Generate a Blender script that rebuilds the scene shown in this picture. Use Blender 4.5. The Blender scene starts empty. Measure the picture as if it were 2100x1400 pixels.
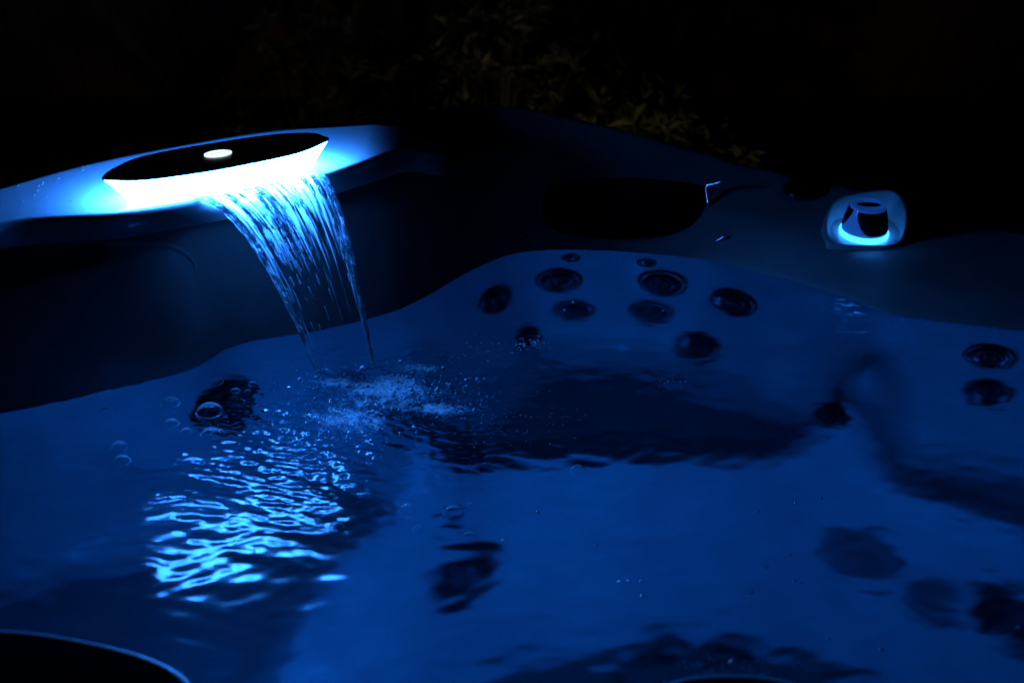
import bpy, bmesh, math, random
import numpy as np
from mathutils import Vector, Matrix
C = bpy.context.scene
COL = C.collection
R = math.radians
random.seed(7)
rng = np.random.default_rng(7)

# ---------------------------------------------------------------- camera, night sky, exposure
PITCH, FPX, EYE = R(25), 2885.0, 0.85          # water surface is z = 0, metres
cd = bpy.data.cameras.new('camera')
cam = bpy.data.objects.new('camera', cd); COL.objects.link(cam)
cam.location = (0, 0, EYE); cam.rotation_euler = (R(90) - PITCH, 0, 0)
cd.sensor_width = 36; cd.lens = 36 * FPX / 2100
cd.clip_start = 0.05; cd.clip_end = 400
cd.dof.use_dof = True; cd.dof.focus_distance = 2.0; cd.dof.aperture_fstop = 4.5
C.camera = cam
w = bpy.data.worlds.new("World"); C.world = w; w.use_nodes = True
nt = w.node_tree
sky = nt.nodes.new('ShaderNodeTexSky'); sky.sky_type = 'NISHITA'; sky.sun_disc = False
sky.sun_elevation = R(-4); sky.sun_rotation = R(200)
nt.links.new(sky.outputs[0], nt.nodes['Background'].inputs[0])
nt.nodes['Background'].inputs[1].default_value = 0.004
C.view_settings.view_transform = 'Standard'; C.view_settings.look = 'None'
C.view_settings.exposure = 0; C.view_settings.gamma = 1
C.cycles.use_denoising = True
try: C.cycles.denoiser = 'OPENIMAGEDENOISE'
except Exception: pass
C.cycles.max_bounces = 14; C.cycles.transmission_bounces = 10; C.cycles.transparent_max_bounces = 24
C.cycles.glossy_bounces = 5; C.cycles.diffuse_bounces = 4
C.cycles.caustics_reflective = False; C.cycles.caustics_refractive = False
C.cycles.sample_clamp_indirect = 1.2
C.cycles.use_adaptive_sampling = True; C.cycles.adaptive_threshold = 0.008

BLUE = (0.022, 0.21, 1.0)
DEEP = (0.004, 0.15, 1.0)

# ---------------------------------------------------------------- helpers
def tag(o, label=None, cat=None, group=None, kind=None):
    if label: o['label'] = label
    if cat: o['category'] = cat
    if group: o['group'] = group
    if kind: o['kind'] = kind
    return o
def empty(name, loc, parent=None):
    o = bpy.data.objects.new(name, None); COL.objects.link(o); o.location = loc
    o.empty_display_size = .05
    if parent: o.parent = parent
    return o
def link(name, me, mat, parent=None, smooth=True):
    o = bpy.data.objects.new(name, me); COL.objects.link(o)
    if mat: me.materials.append(mat)
    if smooth: me.polygons.foreach_set('use_smooth', [True] * len(me.polygons))
    if parent: o.parent = parent
    return o
def mesh(name, verts, faces, mat, parent=None, smooth=True):
    me = bpy.data.meshes.new(name)
    me.from_pydata([tuple(v) for v in verts], [], [tuple(f) for f in faces]); me.update()
    return link(name, me, mat, parent, smooth)
def npmesh(name, V, Q, mat, parent=None):
    """fast quad mesh from numpy arrays"""
    me = bpy.data.meshes.new(name)
    me.vertices.add(len(V)); me.vertices.foreach_set('co', V.astype(np.float32).ravel())
    n = len(Q); k = Q.shape[1]
    me.loops.add(n * k); me.loops.foreach_set('vertex_index', Q.astype(np.int32).ravel())
    me.polygons.add(n); me.polygons.foreach_set('loop_start', np.arange(0, n * k, k, dtype=np.int32))
    me.update(calc_edges=True); me.validate()
    return link(name, me, mat, parent)
def frommesh(name, bm, mat, parent=None, smooth=True):
    me = bpy.data.meshes.new(name); bm.to_mesh(me); bm.free()
    return link(name, me, mat, parent, smooth)
def ray(px, py):
    dx, up = px - 1050, 700 - py
    d = np.array([dx, FPX * math.cos(PITCH) + up * math.sin(PITCH), up * math.cos(PITCH) - FPX * math.sin(PITCH)])
    return d / np.linalg.norm(d)
def at(px, py, z):
    d = ray(px, py); return np.array([0, 0, EYE]) + d * ((z - EYE) / d[2])
def catmull(pts, n, closed=True):
    P = np.array(pts, float); m = len(P); out = []
    rngi = range(m) if closed else range(m - 1)
    for i in rngi:
        if closed: a, b, c, d = P[i - 1], P[i], P[(i + 1) % m], P[(i + 2) % m]
        else: a, b, c, d = P[max(i - 1, 0)], P[i], P[i + 1], P[min(i + 2, m - 1)]
        for k in range(n):
            t = k / n
            out.append(.5 * ((2 * b) + (c - a) * t + (2 * a - 5 * b + 4 * c - d) * t * t + (3 * b - a - 3 * c + d) * t ** 3))
    if not closed: out.append(P[-1])
    return np.array(out)
def sdist(X, Y, poly):
    """signed distance to a closed polygon, positive outside"""
    D = np.full(X.shape, 1e9); ins = np.zeros(X.shape, bool)
    n = len(poly)
    for i in range(n):
        ax, ay = poly[i][:2]; bx, by = poly[(i + 1) % n][:2]
        ex, ey = bx - ax, by - ay; L = ex * ex + ey * ey + 1e-12
        t = np.clip(((X - ax) * ex + (Y - ay) * ey) / L, 0, 1)
        D = np.minimum(D, (X - ax - t * ex) ** 2 + (Y - ay - t * ey) ** 2)
        c = (ay > Y) != (by > Y)
        ins ^= c & (X < ex * (Y - ay) / (ey if abs(ey) > 1e-12 else 1e-12) + ax)
    D = np.sqrt(D)
    return np.where(ins, -D, D)
def sst(t):
    t = np.clip(t, 0, 1); return t * t * (3 - 2 * t)
def vnoise(X, Y, s, seed=0):
    """smooth value noise in -1..1"""
    x, y = X / s, Y / s
    xi, yi = np.floor(x).astype(int), np.floor(y).astype(int)
    fx, fy = x - xi, y - yi
    fx = fx * fx * fx * (fx * (fx * 6 - 15) + 10); fy = fy * fy * fy * (fy * (fy * 6 - 15) + 10)
    def h(a, b):
        v = np.sin(a * 127.1 + b * 311.7 + seed * 74.7) * 43758.5453
        return (v - np.floor(v)) * 2 - 1
    return (h(xi, yi) * (1 - fx) + h(xi + 1, yi) * fx) * (1 - fy) + (h(xi, yi + 1) * (1 - fx) + h(xi + 1, yi + 1) * fx) * fy

# ---------------------------------------------------------------- materials
def M(name):
    m = bpy.data.materials.new(name); m.use_nodes = True
    n = m.node_tree.nodes; n.clear()
    out = n.new('ShaderNodeOutputMaterial')
    return m, n, m.node_tree.links, out
def pbr(name, col, rough=.5, coat=0, metal=0, bump=0, scale=60, var=.0, spec=.5):
    m, n, l, out = M(name)
    b = n.new('ShaderNodeBsdfPrincipled'); l.new(b.outputs[0], out.inputs[0])
    b.inputs['Base Color'].default_value = (*col, 1); b.inputs['Roughness'].default_value = rough
    b.inputs['Metallic'].default_value = metal; b.inputs['Coat Weight'].default_value = coat
    b.inputs['Coat Roughness'].default_value = .06; b.inputs['Specular IOR Level'].default_value = spec
    tc = n.new('ShaderNodeTexCoord'); ns = n.new('ShaderNodeTexNoise')
    ns.inputs['Scale'].default_value = scale; ns.inputs['Detail'].default_value = 4
    l.new(tc.outputs['Object'], ns.inputs['Vector'])
    if var:
        mx = n.new('ShaderNodeMix'); mx.data_type = 'RGBA'
        mx.inputs['A'].default_value = (*[c * (1 - var) for c in col], 1)
        mx.inputs['B'].default_value = (*[min(1, c * (1 + var)) for c in col], 1)
        l.new(ns.outputs[0], mx.inputs['Factor']); l.new(mx.outputs['Result'], b.inputs['Base Color'])
    if bump:
        bp = n.new('ShaderNodeBump'); bp.inputs['Strength'].default_value = bump; bp.inputs['Distance'].default_value = .001
        l.new(ns.outputs[0], bp.inputs['Height']); l.new(bp.outputs[0], b.inputs['Normal'])
    return m
def emit(name, col, s):
    m, n, l, out = M(name)
    e = n.new('ShaderNodeEmission'); e.inputs[0].default_value = (*col, 1); e.inputs[1].default_value = s
    l.new(e.outputs[0], out.inputs[0]); return m
MAT = {}
MAT['acrylic'] = pbr('pearl acrylic shell', (.28, .28, .28), .5, coat=.04, spec=.3, bump=.0, scale=14, var=.3)
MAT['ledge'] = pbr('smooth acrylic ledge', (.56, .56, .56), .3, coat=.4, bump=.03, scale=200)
MAT['black'] = pbr('black moulded plastic', (.008, .008, .009), .3, bump=.1, scale=300)
MAT['matt_black'] = pbr('matt black plastic', (.004, .004, .005), .6, spec=.2)
MAT['jet'] = pbr('dark grey jet plastic', (.006, .0065, .008), .22)
MAT['jet_pale'] = pbr('grey foot jet plastic', (.09, .09, .095), .8)
MAT['jet_ring'] = pbr('smoked jet ring', (.03, .032, .038), .15)
MAT['chrome'] = pbr('polished trim', (.6, .6, .62), .12, metal=1)
MAT['foam_pad'] = pbr('dark pillow foam', (.005, .005, .006), 1.0, bump=.3, scale=500, spec=0.0)
MAT['light_body'] = emit('lit diffuser of the spout', BLUE, 140)
MAT['light_slot'] = emit('lit slot the water leaves by', BLUE, 540)
MAT['badge'] = emit('backlit badge', (.75, .95, 1.0), 1.3)
MAT['badge_ink'] = pbr('grey badge print', (.1, .12, .13), .5)
MAT['knob_ring'] = emit('lit ring of the knob', (.02, .24, 1.0), 7)
MAT['knob_body'] = None
MAT['lamp'] = emit('underwater lamp and fill lens', DEEP, 40)
MAT['lip'] = pbr('polished highlight metal', (.8, .8, .82), .22, metal=1)  # metal of the tubes that stand in for a reflection
MAT['cabinet'] = pbr('dark cabinet panel', (.05, .045, .04), .6, var=.3, scale=8)

def water_mat(name):
    """sharp mirror reflection, slightly diffused refraction (fine bubbles and micro ripples)"""
    m, n, l, out = M(name)
    rf = n.new('ShaderNodeBsdfRefraction'); rf.inputs['IOR'].default_value = 1.333; rf.inputs['Roughness'].default_value = .19
    gl = n.new('ShaderNodeBsdfGlossy'); gl.inputs['Roughness'].default_value = .11
    fr = n.new('ShaderNodeFresnel'); fr.inputs['IOR'].default_value = 1.333
    tc = n.new('ShaderNodeTexCoord'); ns = n.new('ShaderNodeTexNoise'); ns.inputs['Scale'].default_value = 45; ns.inputs['Detail'].default_value = 3
    l.new(tc.outputs['Object'], ns.inputs['Vector'])
    bp = n.new('ShaderNodeBump'); bp.inputs['Strength'].default_value = .12; bp.inputs['Distance'].default_value = .001
    l.new(ns.outputs[0], bp.inputs['Height'])
    for q_ in (rf, gl, fr): l.new(bp.outputs[0], q_.inputs['Normal'])
    mx = n.new('ShaderNodeMixShader'); l.new(fr.outputs[0], mx.inputs[0]); l.new(rf.outputs[0], mx.inputs[1]); l.new(gl.outputs[0], mx.inputs[2])
    l.new(mx.outputs[0], out.inputs[0]); return m
MAT['water'] = water_mat('clear tub water')

# ================================================================ HOT TUB SHELL
WL = [(-.86, 1.40), (-.766, 1.555), (-.659, 1.603), (-.588, 1.638), (-.447, 1.722), (-.394, 1.806), (-.29, 1.856), (-.182, 1.926),
      (-.128, 1.991), (-.07, 2.081), (0, 2.163), (.081, 2.182), (.202, 2.171), (.295, 2.144), (.355, 2.112), (.49, 2.001),
      (.567, 1.917), (.743, 1.856), (.931, 1.798), (1.06, 1.66), (1.10, 1.40), (1.04, 1.12), (.86, .92), (.5, .84), (.1, .82),
      (-.25, .83), (-.52, .88), (-.78, .98), (-.88, 1.18)]
WLC = catmull(WL, 8)
RIM = [(-1.02, 1.50, .17), (-.90, 1.74, .17), (-.735, 1.88, .21), (-.60, 1.965, .226), (-.345, 2.15, .226), (-.126, 2.372, .20), (0, 2.409, .19),
       (.128, 2.396, .17), (.255, 2.379, .14), (.422, 2.337, .10), (.672, 2.245, .07), (.831, 2.146, .05), (1.12, 1.98, .05),
       (1.27, 1.75, .06), (1.30, 1.35, .08), (1.22, .95, .1), (1.0, .66, .12), (.5, .56, .12), (0, .54, .12), (-.45, .56, .12), (-.85, .68, .13), (-1.04, 1.0, .15)]
RIMC = catmull(RIM, 8)
FOOT = [(-.26, 1.05), (-.262, 1.31), (-.235, 1.50), (-.165, 1.63), (-.05, 1.745), (.06, 1.775), (.22, 1.775), (.38, 1.77), (.47, 1.755),
        (.53, 1.70), (.68, 1.586), (.78, 1.42), (.80, 1.15), (.62, 1.0), (.2, .97), (-.1, .98)]
FOOTC = catmull(FOOT, 6)
GX0, GX1, GY0, GY1, GS = -1.16, 1.42, .42, 2.56, .0055
def shell_height(X, Y, dW=None):
    sh = X.shape
    dW = sdist(X, Y, WLC) if dW is None else dW
    dR = sdist(X, Y, RIMC)
    num = np.zeros(sh); den = np.zeros(sh)
    for p in RIMC[::4]:
        wgt = 1 / (((X - p[0]) ** 2 + (Y - p[1]) ** 2) ** 1.6 + 1e-4); num += wgt * p[2]; den += wgt
    zr = num / den
    wid = .085 - .05 * sst((-.01 - X) / .14)
    fo = .22 + .46 * sst((X - .0) / .2) * (Y > 1.5)          # the back rim slopes up more to its outer edge
    up = zr * ((1 - fo) * np.sin(np.pi / 2 * np.clip(dW / wid, 0, 1)) ** .9 + fo * np.clip(dW / (np.abs(dW) + np.abs(dR) + 1e-4), 0, 1))
    # under water: seat back, seat, footwell
    d = np.clip(-dW, 0, None)
    seat = -.36 * np.sin(np.pi / 2 * np.clip(d / .15, 0, 1)) ** .85
    dF = sdist(X, Y, FOOTC)
    fw = sst((.014 - dF) / .11)
    # ridge between the back seat and the right seat
    def seg(ax, ay, bx, by):
        ex, ey = bx - ax, by - ay; t = np.clip(((X - ax) * ex + (Y - ay) * ey) / (ex * ex + ey * ey), 0, 1)
        return np.hypot(X - ax - t * ex, Y - ay - t * ey)
    seat = seat + .17 * np.exp(-(seg(.62, 2.0, .49, 1.80) / .055) ** 2) * sst(d / .1)
    seat = seat + .15 * np.exp(-(seg(-.30, 1.86, -.13, 1.74) / .05) ** 2) * sst(d / .1)
    lip = .007 * np.exp(-((dF - .03) / .03) ** 2)
    under = seat + (lip) * sst(d / .15)
    under = under * (1 - fw) + (-.82) * fw
    z = np.where(dW > 0, up, under)
    # outer lip of the rim rolls over and falls
    t = np.clip((dR + .03) / .05, 0, 1)
    z = np.where(dR > -.03, z - .03 * t * t - np.clip(dR - .012, 0, None) * 4.0, z)
    # flare the sloped inner rim
    return z, dW, dR
def zfun(x, y):
    z, a, b = shell_height(np.array([[x]]), np.array([[y]])); return float(z[0, 0])
xs = np.arange(GX0, GX1, GS); ys = np.arange(GY0, GY1, GS)
X, Y = np.meshgrid(xs, ys)
Z, DW, DR = shell_height(X, Y)
NX, NY = len(xs), len(ys)
def zs(x, y):
    """bilinear height of the shell"""
    i = min(max((x - GX0) / GS, 0), NX - 2); j = min(max((y - GY0) / GS, 0), NY - 2)
    a, b = int(i), int(j); u, v = i - a, j - b
    return (Z[b, a] * (1 - u) + Z[b, a + 1] * u) * (1 - v) + (Z[b + 1, a] * (1 - u) + Z[b + 1, a + 1] * u) * v
def nrm(x, y, e=.012):
    v = Vector((-(zs(x + e, y) - zs(x - e, y)) / (2 * e), -(zs(x, y + e) - zs(x, y - e)) / (2 * e), 1)); return v.normalized()
def on_shell(px, py):
    """where the line of sight through (px,py), bent at the water, meets the shell"""
    d = ray(px, py); p = np.array([0, 0, EYE]); bent = False
    q = p.copy(); s = .002
    q = q + d * .8
    for _ in range(4000):
        q = q + d * s
        if not bent and q[2] < 0 and zs(q[0], q[1]) < -.003:
            n_ = 1 / 1.333; c = -d[2]; k = math.sqrt(1 - n_ * n_ * (1 - c * c)); d = n_ * d + (n_ * c - k) * np.array([0, 0, 1.]); bent = True
        if q[2] < zs(q[0], q[1]): break
    return Vector((q[0], q[1], zs(q[0], q[1])))

tub = empty('hot_tub', (0, 1.45, -.80))
tag(tub, 'large pale acrylic hot tub glowing deep blue at night, filled with water', 'hot tub')
TI = Matrix.Translation((0, -1.45, .80))
def intub(o, parent=None):
    """keep world placement while parenting into the tub"""
    o.parent = parent or tub
    if parent is None: o.matrix_parent_inverse = TI
    return o
keep = DR < .035
idx = np.arange(NX * NY).reshape(NY, NX)
q = np.stack([idx[:-1, :-1], idx[:-1, 1:], idx[1:, 1:], idx[1:, :-1]], -1)
km = keep[:-1, :-1] & keep[:-1, 1:] & keep[1:, 1:] & keep[1:, :-1]
Q = q[km]
V = np.stack([X, Y, Z], -1).reshape(-1, 3)
used = np.zeros(len(V), bool); used[Q.ravel()] = True
remap = np.cumsum(used) - 1
shell = npmesh('shell', V[used], remap[Q], MAT['acrylic']); intub(shell)
# cabinet skirt under the rim
ring = catmull([(p[0], p[1], p[2]) for p in RIM], 4)
cv, cf = [], []
cen = np.array([.1, 1.45])
for p in ring:
    o_ = np.array(p[:2]); o_ = o_ - (o_ - cen) / np.linalg.norm(o_ - cen) * .005
    cv += [(o_[0], o_[1], p[2] - .055), (o_[0], o_[1], -.80)]
for i in range(len(ring)):
    a, b = 2 * i, 2 * ((i + 1) % len(ring)); cf.append((a, a + 1, b + 1, b))
intub(mesh('cabinet', cv, cf, MAT['cabinet']))

# ---------------------------------------------------------------- fountain ledge
def prism(name, outline, ztop, zbot, mat, bevel=.004, inset=0.0, segs=3):
    bm = bmesh.new(); n = len(outline)
    c = np.mean(np.array(outline)[:, :2], 0)
    top = [bm.verts.new((p[0], p[1], ztop)) for p in outline]
    bot = [bm.verts.new((p[0] + (c[0] - p[0]) * inset, p[1] + (c[1] - p[1]) * inset, zbot)) for p in outline]
    bm.faces.new(top); bm.faces.new(bot[::-1])
    for i in range(n): j = (i + 1) % n; bm.faces.new((top[i], bot[i], bot[j], top[j]))
    bmesh.ops.recalc_face_normals(bm, faces=bm.faces)
    if bevel:
        es = [e for e in bm.edges if all(abs(v.co.z - ztop) < 1e-6 for v in e.verts)]
        bmesh.ops.bevel(bm, geom=es, offset=bevel, segments=segs, profile=.5, affect='EDGES')
    return frommesh(name, bm, mat)
ZL = .25
KZL = (EYE - ZL) / (EYE - .23)
LEDGE = [(-.74, 1.66), (-.685, 1.672), (-.62, 1.703), (-.512, 1.725), (-.421, 1.774), (-.345, 1.822), (-.272, 1.878), (-.23, 1.922), (-.200, 1.965),
         (-.176, 2.02), (-.150, 2.07), (-.122, 2.11), (-.106, 2.14), (-.112, 2.16), (-.15, 2.158), (-.20, 2.14), (-.27, 2.122), (-.368, 2.100), (-.475, 2.036), (-.60, 1.94), (-.70, 1.82), (-.76, 1.72)]
spout = empty('waterfall_spout', (0, 1.45, -.80)); intub(spout)
SI = TI
def insp(o):
    o.parent = spout; o.matrix_parent_inverse = Matrix.Identity(4)
    o.location = Vector(o.location) - Vector((0, 1.45, -.80)) ; return o
spout.location = (0, 0, 0); spout.matrix_parent_inverse = Matrix.Identity(4)   # spout sits at the tub's own origin
led = catmull(LEDGE, 5) * KZL
def make_ledge():
    sa, sb = np.array([-.685, 1.74]) * KZL, np.array([-.215, 2.045]) * KZL; ax = sb - sa; L2 = ax @ ax
    n = len(led); vs, fs = [], []
    rows = [(.05, -.036), (.012, -.030), (0, -.008), (.006, -.0035), (.02, -.001), (.045, 0)] + [(t, 0) for t in (.12, .25, .4, .55, .7, .85, 1.0)]
    for t, dz in rows:
        for p in led:
            f = min(max(((p - sa) @ ax) / L2, 0), 1); c = sa + ax * f; q_ = p + (c - p) * t
            sink = .050 * min(1.2, max(0, (q_[0] + .215) / .11)) ** 1.9
            vs.append((q_[0], q_[1], ZL + dz - sink))
    for k in range(len(rows) - 1):
        for i_ in range(n): j_ = (i_ + 1) % n; fs.append((k * n + i_, k * n + j_, (k + 1) * n + j_, (k + 1) * n + i_))
    return mesh('ledge', vs, fs, MAT['ledge'])
insp(make_ledge())
# cover: a long leaf-shaped lid with two soft points
COV = [(-.534, 1.751), (-.525, 1.746), (-.476, 1.747), (-.395, 1.787), (-.301, 1.856), (-.264, 1.912), (-.259, 1.926), (-.266, 1.935), (-.288, 1.952), (-.341, 1.944), (-.417, 1.904), (-.499, 1.846), (-.529, 1.79)]
cov = catmull(COV, 7) * KZL
cc = np.mean(cov, 0)
def dome(name, outline, z0, h, mat, rings=7):
    n = len(outline); vs, fs = [], []
    c = np.mean(outline, 0)
    for k in range(rings):
        t = k / rings; s = 1 - t
        for p in outline: vs.append((c[0] + (p[0] - c[0]) * s, c[1] + (p[1] - c[1]) * s, z0 + h * (1 - s ** 2.4)))
    vs.append((c[0], c[1], z0 + h)); ap = len(vs) - 1
    for k in range(rings - 1):
        for i in range(n): j = (i + 1) % n; fs.append((k * n + i, k * n + j, (k + 1) * n + j, (k + 1) * n + i))
    for i in range(n): fs.append(((rings - 1) * n + i, (rings - 1) * n + (i + 1) % n, ap))
    m0 = len(vs)
    for p in outline: vs.append((p[0] * .992 + c[0] * .008, p[1] * .992 + c[1] * .008, z0 - .003))
    for i in range(n): j = (i + 1) % n; fs.append((m0 + i, m0 + j, j, i))
    fs.append([m0 + i for i in range(n)][::-1])
    return mesh(name, vs, fs, mat)
ZC = .288
cover = insp(dome('cover', cov[:, :2], ZC, .004, MAT['black'])); cover['label'] = 'black leaf shaped lid of the lit spout'
# lit hull under the lid
hv, hf = [], []; n = len(cov)
prof = [(.985, ZC - .0035), (.95, ZC - .010), (.90, ZC - .020), (.85, ZC - .030), (.82, ZL + .0005)]
for s, z in prof:
    for p in cov:
        back = sst(np.dot(p[:2] - cc[:2], (-.52, .85)) / .03); s2 = s + (1 - s) * .6 * back      # the rear face stands steeper
        hv.append((cc[0] + (p[0] - cc[0]) * s2, cc[1] + (p[1] - cc[1]) * s2, z))
for k in range(len(prof) - 1):
    for i in range(n): j = (i + 1) % n; hf.append((k * n + i, (k + 1) * n + i, (k + 1) * n + j, k * n + j))
insp(mesh('light_body', hv, hf, MAT['light_body']))
# lit slot let into the ledge front where the water comes out
lv, lf = [], []
fa, fb = np.array([-.423, 1.777]) * KZL, np.array([-.268, 1.886]) * KZL
for k in range(25):
    p = fa + (fb - fa) * (.05 + .9 * k / 24); i_ = np.argmin(np.hypot(*(led[:, :2] - p).T)); q0 = led[i_][:2]; fwd = np.array([.575, -.818])
    p = p + fwd * (max(0, float(np.dot(q0 - p, fwd))) + .0015)
    lv += [(p[0], p[1], ZL + .0005), (p[0], p[1], ZL - .001 - .013 * min(1, 6 * k / 24, 6 * (24 - k) / 24))]
for k in range(24): a = 2 * k; lf.append((a, a + 1, a + 3, a + 2))
insp(mesh('light_slot', lv, lf, MAT['light_slot']))
# badge on the lid
bdir = Vector((.46, .28, 0)).normalized(); bper = Vector((-bdir.y, bdir.x, 0))
bc = Vector(at(447, 314.5, ZC + .005))
def oval(rx, ry, z, n=48, skew=0):
    return [tuple(bc + bdir * (rx * math.cos(2 * math.pi * i / n)) + bper * (ry * math.sin(2 * math.pi * i / n)) + Vector((0, 0, z))) for i in range(n)]
bv = oval(.0185, .0125, -.003) + oval(.0185, .0125, .0005) ; bf = [tuple(range(48, 96))] + [(i, (i + 1) % 48, 48 + (i + 1) % 48, 48 + i) for i in range(48)]
badge = insp(mesh('badge', bv, bf, MAT['badge'], smooth=False)); badge['label'] = 'white glowing oval maker badge'
BOFF = Vector((0, 1.45, -.80))
def inbadge(o):      # badge vertices are in world space shifted by its location
    o.parent = spout; o.location = Vector(o.location) - BOFF; return o
av, af = [], []
for side in (0, math.pi):
    b0 = len(av)
    for k in range(13):
        a = side - .62 + 1.24 * k / 12
        for s in (0, 1):
            rx, ry = (.0150, .0098) if s == 0 else (.0157, .0105)
            av.append(tuple(bc + bdir * rx * math.cos(a) + bper * ry * math.sin(a) + Vector((0, 0, .0010))))
    for k in range(12): af.append((b0 + 2 * k, b0 + 2 * k + 1, b0 + 2 * k + 3, b0 + 2 * k + 2))
inbadge(mesh('badge_line', av, af, MAT['badge_ink'], smooth=False))
fc = bpy.data.curves.new('badge_lettering', 'FONT'); fc.body = 'Jacuzzi'; fc.size = .0082; fc.shear = .35; fc.align_x = 'CENTER'; fc.align_y = 'CENTER'
fo = bpy.data.objects.new('tmp', fc); COL.objects.link(fo)
bpy.context.view_layer.update()
fm = bpy.data.meshes.new_from_object(fo.evaluated_get(bpy.context.evaluated_depsgraph_get()))
bpy.data.objects.remove(fo)
lt = link('badge_lettering', fm, None, None, False); fm.materials.clear(); fm.materials.append(pbr('pale badge ink', (.35, .4, .42), .5))
lt.matrix_world = Matrix.Translation(bc + Vector((0, 0, .0010))) @ Matrix.Rotation(math.atan2(bdir.y, bdir.x), 4, 'Z')
lt.parent = spout; lt.location = bc + Vector((0, 0, .0010)) - BOFF

# ---------------------------------------------------------------- generic round lathe for jets, knobs, bubbles
def lathe(profile, n=32):
    vs, fs = [], []
    for r, z in profile:
        for i in range(n): a = 2 * math.pi * i / n; vs.append((r * math.cos(a), r * math.sin(a), z))
    for k in range(len(profile) - 1):
        for i in range(n): j = (i + 1) % n; fs.append((k * n + i, k * n + j, (k + 1) * n + j, (k + 1) * n + i))
    if profile[-1][0] < 1e-4: pass
    else: fs.append(tuple((len(profile) - 1) * n + i for i in range(n)))
    return vs, fs
def frame_on(p, nv):
    z = nv.normalized(); x = Vector((1, 0, 0)); x = (x - z * x.dot(z)).normalized(); y = z.cross(x)
    m = Matrix((x, y, z)).transposed().to_4x4(); m.translation = p; return m
def datamesh(name, vf, mat):
    me = bpy.data.meshes.new(name); me.from_pydata(vf[0], [], vf[1]); me.materials.append(mat)
    me.polygons.foreach_set('use_smooth', [True] * len(me.polygons)); me.update(); return me
# jet, unit radius: escutcheon face, raised ring, swirl nozzle
JF = datamesh('jet_face', lathe([(.9, -.5), (1.0, -.1), (1.0, .0), (1.0, .10), (.94, .17), (.80, .20), (.74, .16), (.60, .10), (.34, .06), (0.0001, .05)], 40), MAT['jet'])
JR = datamesh('jet_ring', lathe([(.50, .09), (.52, .2), (.47, .25), (.40, .22), (.37, .10), (.372, .07)], 32), MAT['jet_ring'])
def swirl():
    vs, fs = lathe([(.30, .08), (.30, .22), (.22, .27), (.15, .24), (.13, .10), (.0001, .09)], 24)
    for k in range(3):
        a = k * 2.094; b = len(vs)
        for s, zz in ((-.06, .07), (.06, .07), (.06, .2), (-.06, .2)):
            for rr in (.27, .40): vs.append((rr * math.cos(a) - s * math.sin(a), rr * math.sin(a) + s * math.cos(a), zz))
        fs += [(b + 6, b + 4, b + 5, b + 7), (b, b + 1, b + 7, b + 6), (b + 2, b + 4, b + 5, b + 3)]
    return vs, fs
JN = datamesh('nozzle', swirl(), MAT['jet'])
JETS = [  # px, py, radius, label
    (1170, 531, .017, 'tiny jet near the waterline, left of pair'), (1326, 539, .017, None),
    (1145, 577, .040, None), (1360, 580, .042, None), (1012, 615, .038, None), (1507, 622, .042, None),
    (1175, 637, .036, None), (1335, 642, .038, None), (1432, 712, .040, None),
    (2030, 733, .038, None), (2025, 808, .035, None), (1705, 853, .034, None),
    (462, 835, .060, 'largest dark jet under the bubbles'), (945, 1185, .060, 'big dark suction jet on footwell side'), (920, 1072, .022, None),
    (1770, 1140, .062, 'pale'), (1920, 1240, .038, 'pale'), (2085, 1275, .06, None), (1350, 1350, .045, None), (1490, 1345, .045, None), (1080, 690, .028, None)]
def pale(me):
    c = me.copy(); c.materials.clear(); c.materials.append(MAT['jet_pale']); return c
PALE = {k: pale(k) for k in (JF, JR, JN)}
for px, py, r, lab in JETS:
    p = on_shell(px, py); nv = nrm(p.x, p.y, max(.02, r * .8))
    j = empty('jet', (0, 0, 0)); j.parent = tub
    mw = frame_on(p + nv * r * .06 - BOFF, nv) @ Matrix.Diagonal((r, r, r, 1))
    j.matrix_local = mw
    for nm, me in (('jet_face', JF), ('jet_ring', JR), ('nozzle', JN)):
        if nm == 'jet_ring' and r < .02: continue
        c = bpy.data.objects.new(nm, PALE[me] if lab == 'pale' else me); COL.objects.link(c); c.parent = j

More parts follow.
